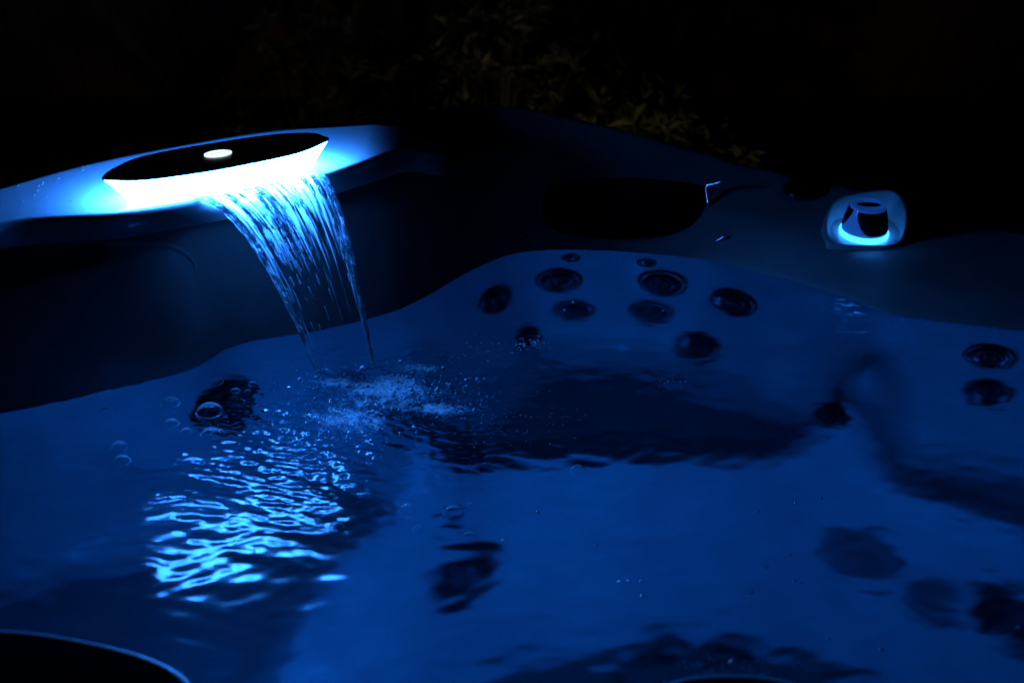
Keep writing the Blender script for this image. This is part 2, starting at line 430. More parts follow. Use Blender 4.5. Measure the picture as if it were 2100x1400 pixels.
# ---------------------------------------------------------------- pillows
def superell(n, rx, ry, e):
    out = []
    for i in range(n):
        a = 2 * math.pi * i / n; c, s = math.cos(a), math.sin(a)
        out.append((rx * math.copysign(abs(c) ** (2 / e), c), ry * math.copysign(abs(s) ** (2 / e), s)))
    return out
def pillow(name, p, nv, rx, ry, th, roll=0, e=2.7, label=None, rim_highlight=None):
    o2 = superell(64, rx, ry, e); vs, fs = [], []
    prof = [(.93, -.3), (1.0, 0), (1.0, .25), (.97, .55), (.90, .8), (.76, .95), (.5, 1.0), (.25, .96)]
    for s, z in prof:
        for a, b in o2: vs.append((a * s, b * s, th * z - .012 * (a / rx) ** 2 * 0))
    n = 64
    for k in range(len(prof) - 1):
        for i in range(n): j = (i + 1) % n; fs.append((k * n + i, k * n + j, (k + 1) * n + j, (k + 1) * n + i))
    fs.append(tuple((len(prof) - 1) * n + i for i in range(n)))
    o = mesh(name, vs, fs, MAT['foam_pad']); o.parent = tub
    o.matrix_local = frame_on(p - BOFF, nv) @ Matrix.Rotation(roll, 4, 'Z')
    if label: o['label'] = label
    if rim_highlight:
        tv, tf = [], []
        for i in range(n):
            a, b, c = [Vector((o2[q_][0] * .95, o2[q_][1] * .95, th * .74)) for q_ in (i, (i + 1) % n, i - 1)]
            t = (b - c).normalized(); nn = Vector((t.y, -t.x, 0))
            for k in range(8):
                an = 2 * math.pi * k / 8; tv.append(tuple(a + nn * (rim_highlight * math.cos(an)) + Vector((0, 0, rim_highlight * math.sin(an)))))
        for i in range(n):
            for k in range(8): tf.append((i * 8 + k, ((i + 1) % n) * 8 + k, ((i + 1) % n) * 8 + (k + 1) % 8, i * 8 + (k + 1) % 8))
        mesh('rim_highlight', tv, tf, MAT['ledge'], o)  # white tube added in place of the light reflected along the pad's edge
    return o
pp = on_shell(1268, 432)
pillow('headrest', pp + Vector((0, -.009, .004)), Vector((0.0, -.74, .67)), .128, .052, .026, label='black padded headrest above the cluster of jets')
# the near headrest whose rounded edge enters the photo at the lower left
pillow('headrest', Vector((-.415, .965, .045)), Vector((.06, .12, 1)), .15, .085, .03, roll=R(-14), e=2.4, label='near black headrest with a bright rim', rim_highlight=.0055)
pillow('headrest', Vector((.205, 1.003, -.004)), Vector((0, .05, 1)), .085, .064, .012, e=2.4, label='dark headrest at the near edge of the water', rim_highlight=.006)

# tube helper, used below to build highlights on the shell
def tube(name, pts, r, mat, parent=None, n=8, taper=None):
    pts = [Vector(p) for p in pts]; vs, fs = [], []
    for i, p in enumerate(pts):
        t = (pts[min(i + 1, len(pts) - 1)] - pts[max(i - 1, 0)]).normalized()
        a = t.cross(Vector((0.3, .1, 1))).normalized(); b = t.cross(a)
        rr = r * (taper[i] if taper else 1)
        for k in range(n): an = 2 * math.pi * k / n; vs.append(tuple(p + a * rr * math.cos(an) + b * rr * math.sin(an)))
    for i in range(len(pts) - 1):
        for k in range(n): fs.append((i * n + k, i * n + (k + 1) % n, (i + 1) * n + (k + 1) % n, (i + 1) * n + k))
    fs.append(tuple(range(n))[::-1]); fs.append(tuple((len(pts) - 1) * n + k for k in range(n)))
    return mesh(name, vs, fs, mat, parent)
# bent metal tubes added beside the headrest to imitate a reflection on the shell
UPV = Vector((0, math.sin(PITCH), math.cos(PITCH)))
p0 = on_shell(1453, 422) + Vector((0, 0, .001)); vd = Vector(ray(1453, 400))
p1 = p0 + UPV * .030 - Vector((.0045, 0, 0)); p2 = p1 + Vector((.024, 0, 0)) + UPV * .007 - vd * .0145
cl = catmull([tuple(v) for v in (p0, p0.lerp(p1, .55), p1.lerp(p0, .12), p1.lerp(p2, .2) + UPV * .001, p1.lerp(p2, .6), p2)], 5, False)
intub(tube('highlight_hook', cl, .0032, MAT['lip'], n=20))
p0 = on_shell(1467, 497); p2 = p0 + Vector((.0165, 0, 0)) + UPV * .0097 - vd * .010
intub(tube('highlight_dash', [tuple(p0.lerp(p2, k / 6)) for k in range(7)], .0026, MAT['lip'], n=20))
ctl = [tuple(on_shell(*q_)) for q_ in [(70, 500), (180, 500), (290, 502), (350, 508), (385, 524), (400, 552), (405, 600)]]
intub(tube('moulded_edge_highlight', catmull(ctl, 4, False), .004, MAT['ledge'], n=14, taper=[min(1, .15 + 3 * i_ / 24, .15 + 3 * (24 - i_) / 24) for i_ in range(25)]))  # paler tube added to imitate the highlight along the wall's crease

# ---------------------------------------------------------------- round button and lit diverter knob on the right rim
def place(o, p, nv, parent=None):
    o.parent = parent or tub; o.matrix_local = frame_on(p - BOFF, nv); return o
pb = on_shell(1640, 396)
bt = mesh('air_control_cap', *lathe([(.028, -.004), (.028, .006), (.025, .010), (.018, .0105), (.014, .007), (.0001, .007)], 32), MAT['black'])
place(bt, pb, nrm(pb.x, pb.y, .03)); bt['label'] = 'small round black cap on the rim left of the lit knob'
pk = on_shell(1770, 487)
kn = empty('control_knob', (0, 0, 0)); kn.parent = tub
KZ = Vector((.02, -.10, 1)).normalized()
kn.matrix_local = frame_on(pk + Vector((0, 0, .006)) - BOFF, KZ); kn['label'] = 'blue lit diverter knob with black grip pads'
kn_w = kn.matrix_local
def kpart(name, vf, mat, smooth=True):
    return mesh(name, vf[0], vf[1], mat, kn, smooth)
# recessed lit plate behind
pl = [(-.062, -.022), (-.055, -.034), (-.02, -.040), (.03, -.038), (.052, -.022), (.062, .03), (.064, .062), (.05, .072), (0, .076), (-.035, .07), (-.045, .05)]
plc = catmull(pl, 5)
pv = [(a, b, .0) for a, b in plc] + [(a * 1.03, b * 1.03, -.032) for a, b in plc]
N_ = len(plc); kpart('plate', (pv, [tuple(range(N_))] + [(i, N_ + i, N_ + (i + 1) % N_, (i + 1) % N_) for i in range(N_)]), MAT['ledge'], False)
kpart('light_ring', lathe([(.0385, .0005), (.0395, .005), (.038, .009), (.034, .010), (.0335, .009)], 48), MAT['knob_ring'])
m, n_, l_, out = M('frosted blue knob body')
b_ = n_.new('ShaderNodeBsdfPrincipled'); b_.inputs['Base Color'].default_value = (.55, .6, .7, 1); b_.inputs['Roughness'].default_value = .2
b_.inputs['Emission Color'].default_value = (.012, .13, .8, 1); b_.inputs['Emission Strength'].default_value = .22
l_.new(b_.outputs[0], out.inputs[0]); MAT['knob_body'] = m
kpart('body', lathe([(.0365, .009), (.0355, .016), (.0315, .036), (.0275, .049), (.0262, .0515), (.0245, .052), (.0244, .0515)], 48), MAT['knob_body'])
# dark oval dish in the top
kpart('top_dish', ([(.019 * math.cos(a), .0085 * math.sin(a) - .002, .0525) for a in np.linspace(0, 2 * math.pi, 33)[:-1]], [tuple(range(32))]), MAT['matt_black'], False)
# black grip pads following the cone, straight top and curved lower corner
def pad(a0, a1, curve):
    vs, fs = [], []; K, L = 20, 8
    for i in range(K + 1):
        t = i / K; a = a0 + (a1 - a0) * t
        zl = .013 + .03 * max(0, 1 - t / .38) ** 2 if curve > 0 else .016 + .026 * max(0, (t - .55) / .45) ** 1.5
        zt = .0485
        for j in range(L + 1):
            z = zl + (zt - zl) * j / L
            r = np.interp(z, [.009, .016, .036, .049], [.0365, .0355, .0315, .0275]) + .0012
            vs.append((r * math.cos(a), r * math.sin(a), z))
    for i in range(K):
        for j in range(L): k = i * (L + 1) + j; fs.append((k, k + L + 1, k + L + 2, k + 1))
    return vs, fs
kpart('grip_pad', pad(R(-134), R(-8), 1), MAT['matt_black'])
kpart('grip_pad', pad(R(-215), R(-152), -1), MAT['matt_black'])
kpart('grip_pad', pad(R(20), R(130), 1), MAT['matt_black'])
# moulded cowl rising behind the knob
cw = catmull([(-.053, -.033, .0006), (-.060, -.012, .004), (-.055, .022, .018), (-.036, .054, .034), (0, .066, .041), (.045, .068, .046), (.062, .050, .044), (.066, .012, .032), (.057, -.018, .006), (.046, -.030, .0006)], 6, False)
cv, cf = [], []
for a, b, h_ in cw:
    cv += [(a * .90, b * .90, .0006), (a * .97, b * .97, h_ * .6), (a, b, h_ * .93), (a * 1.02, b * 1.02, h_), (a * 1.05, b * 1.05, h_ - .002), (a * 1.10, b * 1.14 + .004, h_ - .02), (a * 1.12, b * 1.2 + .01, -.03)]
for k in range(len(cw) - 1):
    for i_ in range(6): a = k * 7 + i_; cf.append((a, a + 7, a + 8, a + 1))
kpart('cowl', (cv, cf), MAT['acrylic'])
# moulded cone under the knob plate, running down the wall
cv, cf = [], []
for k in range(14):
    t = k / 13; z = -.02 - .09 * t; rr = .066 * (1 - t) ** .8 + .006
    for i in range(28):
        a = math.pi * (1 + i / 27); cv.append((rr * math.cos(a) - .012 * t, rr * .75 * math.sin(a) - .075 * t + .02, z))
for k in range(13):
    for i in range(27): a = k * 28 + i; cf.append((a, a + 28, a + 29, a + 1))
kpart('pedestal', (cv, cf), MAT['acrylic'])

# ---------------------------------------------------------------- underwater lamp in the near wall, plus two added fill lamps
def tub_lamp_or_fill(lp, ln, rad, watts):
    lamp = empty('underwater_lamp_or_fill', (0, 0, 0)); lamp.parent = tub; lamp.matrix_local = frame_on(Vector(lp) - BOFF, Vector(ln).normalized())
    k = rad / .05
    mesh('lens', *lathe([(.05 * k, 0), (.048 * k, .006), (.03 * k, .012), (.0001, .014)], 32), MAT['lamp'], lamp)
    mesh('bezel', *lathe([(.066 * k, -.01), (.066 * k, .006), (.058 * k, .010), (.051 * k, .004), (.051 * k, -.01)], 32), MAT['jet_ring'], lamp)
    ld = bpy.data.lights.new('underwater_lamp_or_fill_light', 'AREA'); ld.shape = 'DISK'; ld.size = rad * 1.8; ld.energy = watts; ld.color = DEEP
    lo = bpy.data.objects.new('underwater_lamp_or_fill_light', ld); COL.objects.link(lo); lo.parent = lamp
    lo.matrix_local = Matrix.Translation((0, 0, .018)) @ Matrix.Rotation(math.pi, 4, 'X')
tub_lamp_or_fill((-.09, 1.09, -.50), (0, 1, -.02), .05, 1.05)
tub_lamp_or_fill((-.10, .86, -.13), (.1, 1, -.05), .03, 2.7)  # fill lamp added high up to lift the seat tops
tub_lamp_or_fill((.80, .93, -.13), (-.35, 1, -.1), .03, .8)  # another added fill lamp, softening the right side

# ================================================================ WATER SURFACE
SPL = np.array([-.225, 1.737])
wxs = np.arange(-.95, 1.15, .0023); wys = np.arange(.80, 2.22, .0023)
WX, WY = np.meshgrid(wxs, wys)
wd = sdist(WX, WY, WLC)
def chop(X, Y, n, l0, l1, head, spread, slope, seed):
    """short-crested chop: n plane waves round one heading, rms slope given"""
    rs = np.random.default_rng(seed); h = 0
    for i in range(n):
        lam = math.exp(rs.uniform(math.log(l0), math.log(l1))); a = head + rs.normal(0, spread); k = 2 * math.pi / lam
        h = h + slope / k * math.sqrt(2 / n) * np.sin(k * (X * math.cos(a) + Y * math.sin(a)) + rs.uniform(0, 6.28))
    return h
def water_height(X, Y):
    r = np.hypot(X - SPL[0], Y - SPL[1])
    wx = X + .012 * vnoise(X, Y, .09, 31); wy = Y + .012 * vnoise(X, Y, .09, 32)
    # slow swell all over
    h = 0.0014 * vnoise(X * .6, Y, .17, 3) + .0009 * vnoise(X * .4, Y, .07, 5) + .00028 * vnoise(X * .4, Y, .03, 9)
    # chop running out from the splash towards the near left
    e1 = np.exp(-(np.hypot((X + .20), (Y - 1.62)) / .17) ** 2)
    e2 = np.exp(-(np.hypot((X + .28), (Y - 1.53)) / .17) ** 2)
    e3 = np.exp(-(np.hypot(X + .28, Y - 1.53) / .28) ** 2)
    h = h + chop(wx, wy, 30, .009, .024, R(-105), .9, .34, 1) * e1
    h = h + chop(wx, wy, 48, .008, .026, R(-116), .34, .16, 2) * np.maximum(e1, e2)
    h = h + chop(wx, wy, 18, .035, .11, R(-122), .36, .08, 4) * e3
    h = h + chop(wx, wy, 20, .014, .034, R(-114), .34, .052, 14) * e3
    # faint cross ripples over the open water
    e4 = np.exp(-(np.hypot((X - .05) * .8, Y - 1.45) / .30) ** 2)
    h = h + chop(wx, wy, 16, .022, .08, R(-80), .36, .055, 8) * np.maximum(e4, .55 * sst((1.98 - Y) / .25)) + chop(wx, wy, 10, .012, .03, R(-85), .5, .012, 10) * sst((X + .6) / .3)
    # left wall slosh
    h = h + chop(wx, wy, 10, .02, .04, R(-110), .6, .30, 6) * np.exp(-(np.hypot((X + .52), (Y - 1.63)) / .07) ** 2)
    for i in range(8):                                   # faint rings spreading over the rest of the tub
        rs = np.random.default_rng(40 + i); lam = rs.uniform(.035, .08)
        rr = np.hypot(X - SPL[0] - rs.normal(0, .04), Y - SPL[1] - rs.normal(0, .03))
        h = h + .012 * lam / 6.28 * np.cos(rr * 2 * math.pi / lam + 2.5 * vnoise(X, Y, .15, 50 + i)) * np.exp(-rr / .45)
    near = np.exp(-(r / .09) ** 2)
    near2 = np.exp(-(np.hypot((X + .15) * .8, Y - 1.705) / .10) ** 2)
    h = h + .0036 * near * vnoise(X, Y, .035, 11) + .0020 * np.maximum(near, .8 * near2) * vnoise(X, Y, .016, 12) + .0009 * np.maximum(near, near2) * vnoise(X, Y, .009, 15)
    h = h + .004 * near2
    # boils over the jets of the back seat
    for px, py, s_, k in ((1085, 705, .035, .0016), (1360, 785, .04, .0015), (1180, 770, .07, .0008), (1000, 890, .06, .0009), (1150, 850, .05, .0007), (1740, 735, .04, .0005), (1735, 625, .035, .0011)):
        p = at(px, py, 0); g = np.exp(-(np.hypot(X - p[0], Y - p[1]) / s_) ** 2)
        h = h + k * g * (vnoise(X, Y, .026, 21) + .5 * vnoise(X, Y, .012, 22))
    h = h - .007 * np.exp(-(np.hypot((X + .235), Y - 1.74) / .03) ** 2)
    return h
WZ = water_height(WX, WY)
kw = wd < .03
widx = np.arange(WX.size).reshape(WX.shape)
wq = np.stack([widx[:-1, :-1], widx[:-1, 1:], widx[1:, 1:], widx[1:, :-1]], -1)
wk = kw[:-1, :-1] & kw[:-1, 1:] & kw[1:, 1:] & kw[1:, :-1]
WQ = wq[wk]; WV = np.stack([WX, WY, WZ], -1).reshape(-1, 3)
used = np.zeros(len(WV), bool); used[WQ.ravel()] = True; remap = np.cumsum(used) - 1
water = npmesh('water', WV[used], remap[WQ], MAT['water']); tag(water, kind='structure')
water['label'] = 'rippled clear water of the tub glowing blue'
def wz(x, y): return float(water_height(np.array([[x]]), np.array([[y]]))[0, 0])

# ================================================================ FALLING WATER
m, n, l, out = M('falling clear water')
g = n.new('ShaderNodeBsdfGlossy'); g.inputs['Roughness'].default_value = .05
tr = n.new('ShaderNodeBsdfTransparent')
fr = n.new('ShaderNodeFresnel'); fr.inputs['IOR'].default_value = 1.333
mx = n.new('ShaderNodeMixShader'); l.new(fr.outputs[0], mx.inputs[0]); l.new(tr.outputs[0], mx.inputs[1]); l.new(g.outputs[0], mx.inputs[2])
di = n.new('ShaderNodeBsdfDiffuse'); di.inputs[0].default_value = (.85, .88, .9, 1)
tl = n.new('ShaderNodeBsdfTranslucent'); tl.inputs[0].default_value = (.85, .88, .9, 1)
ad = n.new('ShaderNodeMixShader'); ad.inputs[0].default_value = .5; l.new(di.outputs[0], ad.inputs[1]); l.new(tl.outputs[0], ad.inputs[2])
uv = n.new('ShaderNodeUVMap'); mp = n.new('ShaderNodeMapping'); mp.inputs['Scale'].default_value = (46, 3.2, 1)
ns = n.new('ShaderNodeTexNoise'); ns.inputs['Scale'].default_value = 1; ns.inputs['Detail'].default_value = 4; ns.inputs['Roughness'].default_value = .6
l.new(uv.outputs[0], mp.inputs[0]); l.new(mp.outputs[0], ns.inputs['Vector'])
sep = n.new('ShaderNodeSeparateXYZ'); l.new(uv.outputs[0], sep.inputs[0])
# how aerated the sheet is: more at the lip, less where it stretches thin
mr = n.new('ShaderNodeMapRange'); mr.inputs['From Min'].default_value = .02; mr.inputs['From Max'].default_value = .75
mr.inputs['To Min'].default_value = .30; mr.inputs['To Max'].default_value = .62; l.new(sep.outputs[1], mr.inputs['Value'])
ed = n.new('ShaderNodeMapRange'); ed.inputs['From Min'].default_value = .34; ed.inputs['From Max'].default_value = .5; ed.inputs['To Max'].default_value = .16
e0 = n.new('ShaderNodeMath'); e0.operation = 'SUBTRACT'; e0.inputs[1].default_value = .5; l.new(sep.outputs[0], e0.inputs[0])
e1_ = n.new('ShaderNodeMath'); e1_.operation = 'ABSOLUTE'; l.new(e0.outputs[0], e1_.inputs[0]); l.new(e1_.outputs[0], ed.inputs['Value'])
nsum = n.new('ShaderNodeMath'); nsum.operation = 'ADD'; l.new(ns.outputs[0], nsum.inputs[0]); l.new(ed.outputs[0], nsum.inputs[1])
sb = n.new('ShaderNodeMath'); sb.operation = 'SUBTRACT'; l.new(nsum.outputs[0], sb.inputs[0]); l.new(mr.outputs[0], sb.inputs[1])
ml = n.new('ShaderNodeMath'); ml.operation = 'MULTIPLY'; ml.inputs[1].default_value = 9; ml.use_clamp = True; l.new(sb.outputs[0], ml.inputs[0])
m2 = n.new('ShaderNodeMath'); m2.operation = 'MULTIPLY'; m2.inputs[1].default_value = .95; l.new(ml.outputs[0], m2.inputs[0])
mm = n.new('ShaderNodeMixShader'); l.new(m2.outputs[0], mm.inputs[0]); l.new(mx.outputs[0], mm.inputs[1]); l.new(ad.outputs[0], mm.inputs[2])
bp = n.new('ShaderNodeBump'); bp.inputs['Strength'].default_value = .35; bp.inputs['Distance'].default_value = .002
l.new(ns.outputs[0], bp.inputs['Height'])
l.new(bp.outputs[0], g.inputs['Normal'])
l.new(bp.outputs[0], fr.inputs['Normal'])
l.new(mm.outputs[0], out.inputs[0]); MAT['sheet'] = m

m, n, l, out = M('aerated water strand')
gg = n.new('ShaderNodeBsdfGlossy'); gg.inputs['Roughness'].default_value = .08; gt = n.new('ShaderNodeBsdfTransparent')
gf = n.new('ShaderNodeFresnel'); gf.inputs['IOR'].default_value = 1.25
g = n.new('ShaderNodeMixShader'); l.new(gf.outputs[0], g.inputs[0]); l.new(gt.outputs[0], g.inputs[1]); l.new(gg.outputs[0], g.inputs[2])
di = n.new('ShaderNodeBsdfDiffuse'); di.inputs[0].default_value = (.85, .88, .9, 1)
tl = n.new('ShaderNodeBsdfTranslucent'); tl.inputs[0].default_value = (.85, .88, .9, 1)
ad = n.new('ShaderNodeMixShader'); ad.inputs[0].default_value = .5; l.new(di.outputs[0], ad.inputs[1]); l.new(tl.outputs[0], ad.inputs[2])
tc = n.new('ShaderNodeTexCoord'); ns = n.new('ShaderNodeTexNoise'); ns.inputs['Scale'].default_value = 90; ns.inputs['Detail'].default_value = 2
l.new(tc.outputs['Object'], ns.inputs['Vector'])
mr = n.new('ShaderNodeMapRange'); mr.inputs['From Min'].default_value = .42; mr.inputs['From Max'].default_value = .6; mr.inputs['To Min'].default_value = .35; mr.inputs['To Max'].default_value = 1.0
l.new(ns.outputs[0], mr.inputs['Value'])
mm = n.new('ShaderNodeMixShader'); l.new(mr.outputs[0], mm.inputs[0]); l.new(g.outputs[0], mm.inputs[1]); l.new(ad.outputs[0], mm.inputs[2])
l.new(mm.outputs[0], out.inputs[0]); MAT['strand'] = m

A0, A1 = np.array([-.423 * KZL, 1.777 * KZL, ZL + .003]), np.array([-.268 * KZL, 1.886 * KZL, ZL + .003])
B0, B1 = np.array([-.268, 1.728, -.006]), np.array([-.190, 1.742, -.006])
def fall(u, v, off=0):
    """v from 0 at the lip to 1 at the water"""
    a = A0 + (A1 - A0) * u; b = B0 + (B1 - B0) * u
    p = a + (b - a) * v; p[2] = a[2] + (b[2] - a[2]) * (.12 * v + .88 * v * v)
    bow = math.sin(math.pi * u) * .012 * v
    nrmv = np.array([.52, -.85, 0.]); p = p + nrmv * (bow + off + .005)
    return p
NU, NV = 90, 110
sv, sf, uvs = [], [], []
for j in range(NV + 1):
    v = -.05 + 1.05 * j / NV
    for i in range(NU + 1):
        u = i / NU
        o_ = .0016 * (math.sin(u * 41 + v * 3) + math.sin(u * 83 + 1.3 + v * 5) * .6) * min(1, max(v, 0) * 4 + .2) * (1 - max(v, 0)) ** 1.5 + .0006 * math.sin(v * 30 + u * 9) * max(v, 0) * (1 - max(v, 0))
        if v >= 0: p = fall(u, v, o_)
        else:
            p = A0 + (A1 - A0) * u + np.array([-.52, .85, 0]) * (-v * .6) + np.array([0, 0, o_ * .4])
        sv.append(tuple(p)); uvs.append((u, max(v, 0)))
for j in range(NV):
    for i in range(NU): a = j * (NU + 1) + i; sf.append((a, a + 1, a + NU + 2, a + NU + 1))
wf = empty('waterfall', (-.23, 1.737, 0))
tag(wf, 'glowing curtain of falling water pouring from the lit spout into the tub', 'waterfall')
WI = Matrix.Translation((.23, -1.737, 0))
sh_ = mesh('sheet', sv, sf, MAT['sheet'], wf); sh_.matrix_parent_inverse = WI
ul = sh_.data.uv_layers.new(name='UVMap')
for lp_ in sh_.data.loops: ul.data[lp_.index].uv = uvs[lp_.vertex_index]
tv, tf = [], []
def strand(u, v0, v1, r, wob, steps, breakup=0):
    n = 6
    ph, ph2 = random.uniform(0, 6), random.uniform(0, 6); prev = None
    for i in range(steps + 1):
        t = i / steps; v = v0 + (v1 - v0) * t
        uu = u + wob * math.sin(v * 5 + ph) * v
        rr = 1.35 * r * (1 - .08 * v) * (.75 + .45 * math.sin(v * 46 + ph2) * math.sin(v * 17 + ph)) * min(1, 8 * t + .15) * min(1, 8 * (1 - t) + .1)
        if breakup and v > .4 and math.sin(v * breakup + ph) < -.1: rr = 0
        p = fall(min(max(uu, -.01), 1.01), v, random.uniform(-.0004, .0004))
        if rr <= 1e-6: prev = None; continue
        q_ = fall(uu, v + .01); t_ = Vector(q_ - p).normalized(); a = t_.cross(Vector((.52, -.85, .1))).normalized(); b = t_.cross(a)
        base = len(tv)
        for k in range(n): an = 2 * math.pi * k / n; tv.append(tuple(Vector(p) + a * rr * math.cos(an) + b * rr * .7 * math.sin(an)))
        if prev is not None:
            for k in range(n): tf.append((prev + k, prev + (k + 1) % n, base + (k + 1) % n, base + k))
        prev = base
for k in range(6): strand(.0 + .014 * k, 0, 1.0 if k < 5 else .6, random.uniform(.0009, .0018), .02, 120, 60 if k else 0)
for k in range(8): strand(1.0 - .015 * k, 0, 1.0 if k < 6 else .7, random.uniform(.0010, .0020), .02, 120, 55 if k > 1 else 0)
for k in range(26): strand(random.uniform(.03, .5), random.uniform(0, .05), random.uniform(.25, .8), random.uniform(.0007, .0016), .03, 70, 60)
for k in range(22): strand(random.uniform(.5, .97), random.uniform(0, .05), random.uniform(.15, .45), random.uniform(.0007, .0015), .03, 60, 60)
for k in range(24):
    v = random.uniform(.3, .9); strand(random.uniform(.1, .6), v, v + random.uniform(.02, .07), random.uniform(.0006, .0011), .01, 10)
for k in range(26):
    v = random.uniform(.5, .93); strand(random.choice([random.uniform(0, .14), random.uniform(.88, 1.0)]), v, v + random.uniform(.03, .08), random.uniform(.0009, .0018), .01, 10)
st = mesh('strands', tv, tf, MAT['strand'], wf); st.matrix_parent_inverse = WI

# ================================================================ FOAM AND BUBBLES
m, n, l, out = M('bubble film')
g = n.new('ShaderNodeBsdfGlossy'); g.inputs['Roughness'].default_value = .12
tr = n.new('ShaderNodeBsdfTransparent'); lw = n.new('ShaderNodeLayerWeight'); lw.inputs['Blend'].default_value = .25
di = n.new('ShaderNodeBsdfDiffuse'); di.inputs[0].default_value = (.85, .88, .9, 1); tl = n.new('ShaderNodeBsdfTranslucent'); tl.inputs[0].default_value = (.85, .88, .9, 1)
m0 = n.new('ShaderNodeMixShader'); l.new(di.outputs[0], m0.inputs[1]); l.new(tl.outputs[0], m0.inputs[2])
m1 = n.new('ShaderNodeMixShader'); m1.inputs[0].default_value = .55; l.new(g.outputs[0], m1.inputs[1]); l.new(m0.outputs[0], m1.inputs[2])
mx = n.new('ShaderNodeMixShader'); l.new(lw.outputs['Fresnel'], mx.inputs[0]); l.new(tr.outputs[0], mx.inputs[1]); l.new(m1.outputs[0], mx.inputs[2])
l.new(mx.outputs[0], out.inputs[0]); MAT['film'] = m
m, n, l, out = M('fine foam')
g = n.new('ShaderNodeBsdfGlossy'); g.inputs['Roughness'].default_value = .08
di = n.new('ShaderNodeBsdfDiffuse'); di.inputs[0].default_value = (.9, .92, .95, 1)
tr = n.new('ShaderNodeBsdfTransparent')
m1 = n.new('ShaderNodeMixShader'); m1.inputs[0].default_value = .8; l.new(tr.outputs[0], m1.inputs[1]); l.new(di.outputs[0], m1.inputs[2])
fr = n.new('ShaderNodeFresnel'); fr.inputs['IOR'].default_value = 1.4
mx = n.new('ShaderNodeMixShader'); l.new(fr.outputs[0], mx.inputs[0]); l.new(m1.outputs[0], mx.inputs[1]); l.new(g.outputs[0], mx.inputs[2])
l.new(mx.outputs[0], out.inputs[0]); MAT['foam'] = m
bm = bmesh.new(); bmesh.ops.create_icosphere(bm, subdivisions=1, radius=1)
iv = np.array([v.co[:] for v in bm.verts]); ifa = np.array([[v.index for v in f.verts] for f in bm.faces]); bm.free()
pts = []
def cloud(px, py, sx, sy, n, rmin, rmax, deep):
    c = at(px, py, 0)
    for _ in range(n):
        x, y = c[0] + rng.normal(0, sx), c[1] + rng.normal(0, sy)
        pts.append((x, y, rng.uniform(rmin, rmax) * rng.uniform(.5, 1), -rng.exponential(deep) if deep and rng.random() < .6 else 0))
cloud(800, 795, .050, .034, 1000, .0006, .0018, .02)
cloud(800, 805, .055, .035, 120, .0018, .0042, 0)
cloud(680, 880, .05, .06, 500, .0005, .0014, 0)  # extra specks added in place of wave glitter below the splash
cloud(720, 850, .06, .05, 420, .0006, .0016, .015)
cloud(880, 830, .06, .03, 330, .0006, .0015, .01)
cloud(660, 780, .03, .03, 160, .0006, .0016, .01)
cloud(1085, 705, .016, .012, 45, .0008, .0022, 0)
cloud(1000, 730, .05, .03, 60, .0005, .0013, 0)
cloud(1370, 785, .014, .012, 40, .0006, .0016, 0)
cloud(1150, 850, .03, .01, 25, .0006, .0012, 0)
cloud(1490, 1380, .03, .012, 90, .0006, .0018, 0)
cloud(1000, 890, .05, .03, 90, .0006, .0014, 0)
pts = np.array(pts)
hz = water_height(pts[:, 0][None], pts[:, 1][None])[0]
cen_ = np.stack([pts[:, 0], pts[:, 1], hz + pts[:, 2] * .3 + pts[:, 3]], -1)
FV = (iv[None] * pts[:, 2][:, None, None] + cen_[:, None]).reshape(-1, 3)
FF = (ifa[None] + (np.arange(len(pts)) * len(iv))[:, None, None]).reshape(-1, 3)
foam = npmesh('foam', FV, FF, MAT['foam'])
tag(foam, 'fine white foam churned up where the waterfall lands', 'foam', kind='stuff')

m, n, l, out = M('froth on the water')
di = n.new('ShaderNodeBsdfDiffuse'); di.inputs[0].default_value = (.85, .88, .9, 1); tr = n.new('ShaderNodeBsdfTransparent')
at_ = n.new('ShaderNodeAttribute'); at_.attribute_name = 'froth'
tc = n.new('ShaderNodeTexCoord'); ns = n.new('ShaderNodeTexNoise'); ns.inputs['Scale'].default_value = 48; ns.inputs['Detail'].default_value = 7; ns.inputs['Roughness'].default_value = .7
vo = n.new('ShaderNodeTexVoronoi'); vo.inputs['Scale'].default_value = 330
l.new(tc.outputs['Object'], ns.inputs['Vector']); l.new(tc.outputs['Object'], vo.inputs['Vector'])
a1 = n.new('ShaderNodeMath'); a1.operation = 'MULTIPLY_ADD'; a1.inputs[1].default_value = -.35; l.new(vo.outputs[0], a1.inputs[0]); l.new(ns.outputs[0], a1.inputs[2])
a2 = n.new('ShaderNodeMath'); a2.operation = 'ADD'; l.new(a1.outputs[0], a2.inputs[0]); l.new(at_.outputs['Fac'], a2.inputs[1])
mr = n.new('ShaderNodeMapRange'); mr.inputs['From Min'].default_value = .90; mr.inputs['From Max'].default_value = 1.25; mr.inputs['To Max'].default_value = .9; l.new(a2.outputs[0], mr.inputs['Value'])
mx = n.new('ShaderNodeMixShader'); l.new(mr.outputs[0], mx.inputs[0]); l.new(tr.outputs[0], mx.inputs[1]); l.new(di.outputs[0], mx.inputs[2]); l.new(mx.outputs[0], out.inputs[0]); MAT['froth'] = m
fxs = np.arange(-.42, .12, .003); fys = np.arange(1.50, 1.86, .003); FX, FY = np.meshgrid(fxs, fys)
def blob(px, py, sx, sy, a):
    c = at(px, py, 0); return a * np.exp(-((FX - c[0]) / sx) ** 2 - ((FY - c[1]) / sy) ** 2)
FA = np.max([blob(800, 825, .15, .075, .70), blob(790, 800, .075, .050, 1.0), blob(690, 790, .05, .03, .85), blob(720, 860, .09, .06, .78), blob(900, 840, .07, .04, .78), blob(860, 760, .05, .03, .75), blob(1000, 890, .05, .03, .5)], 0)  # one blob strengthened to stand for glitter below the splash
FZ = water_height(FX, FY) + .0006
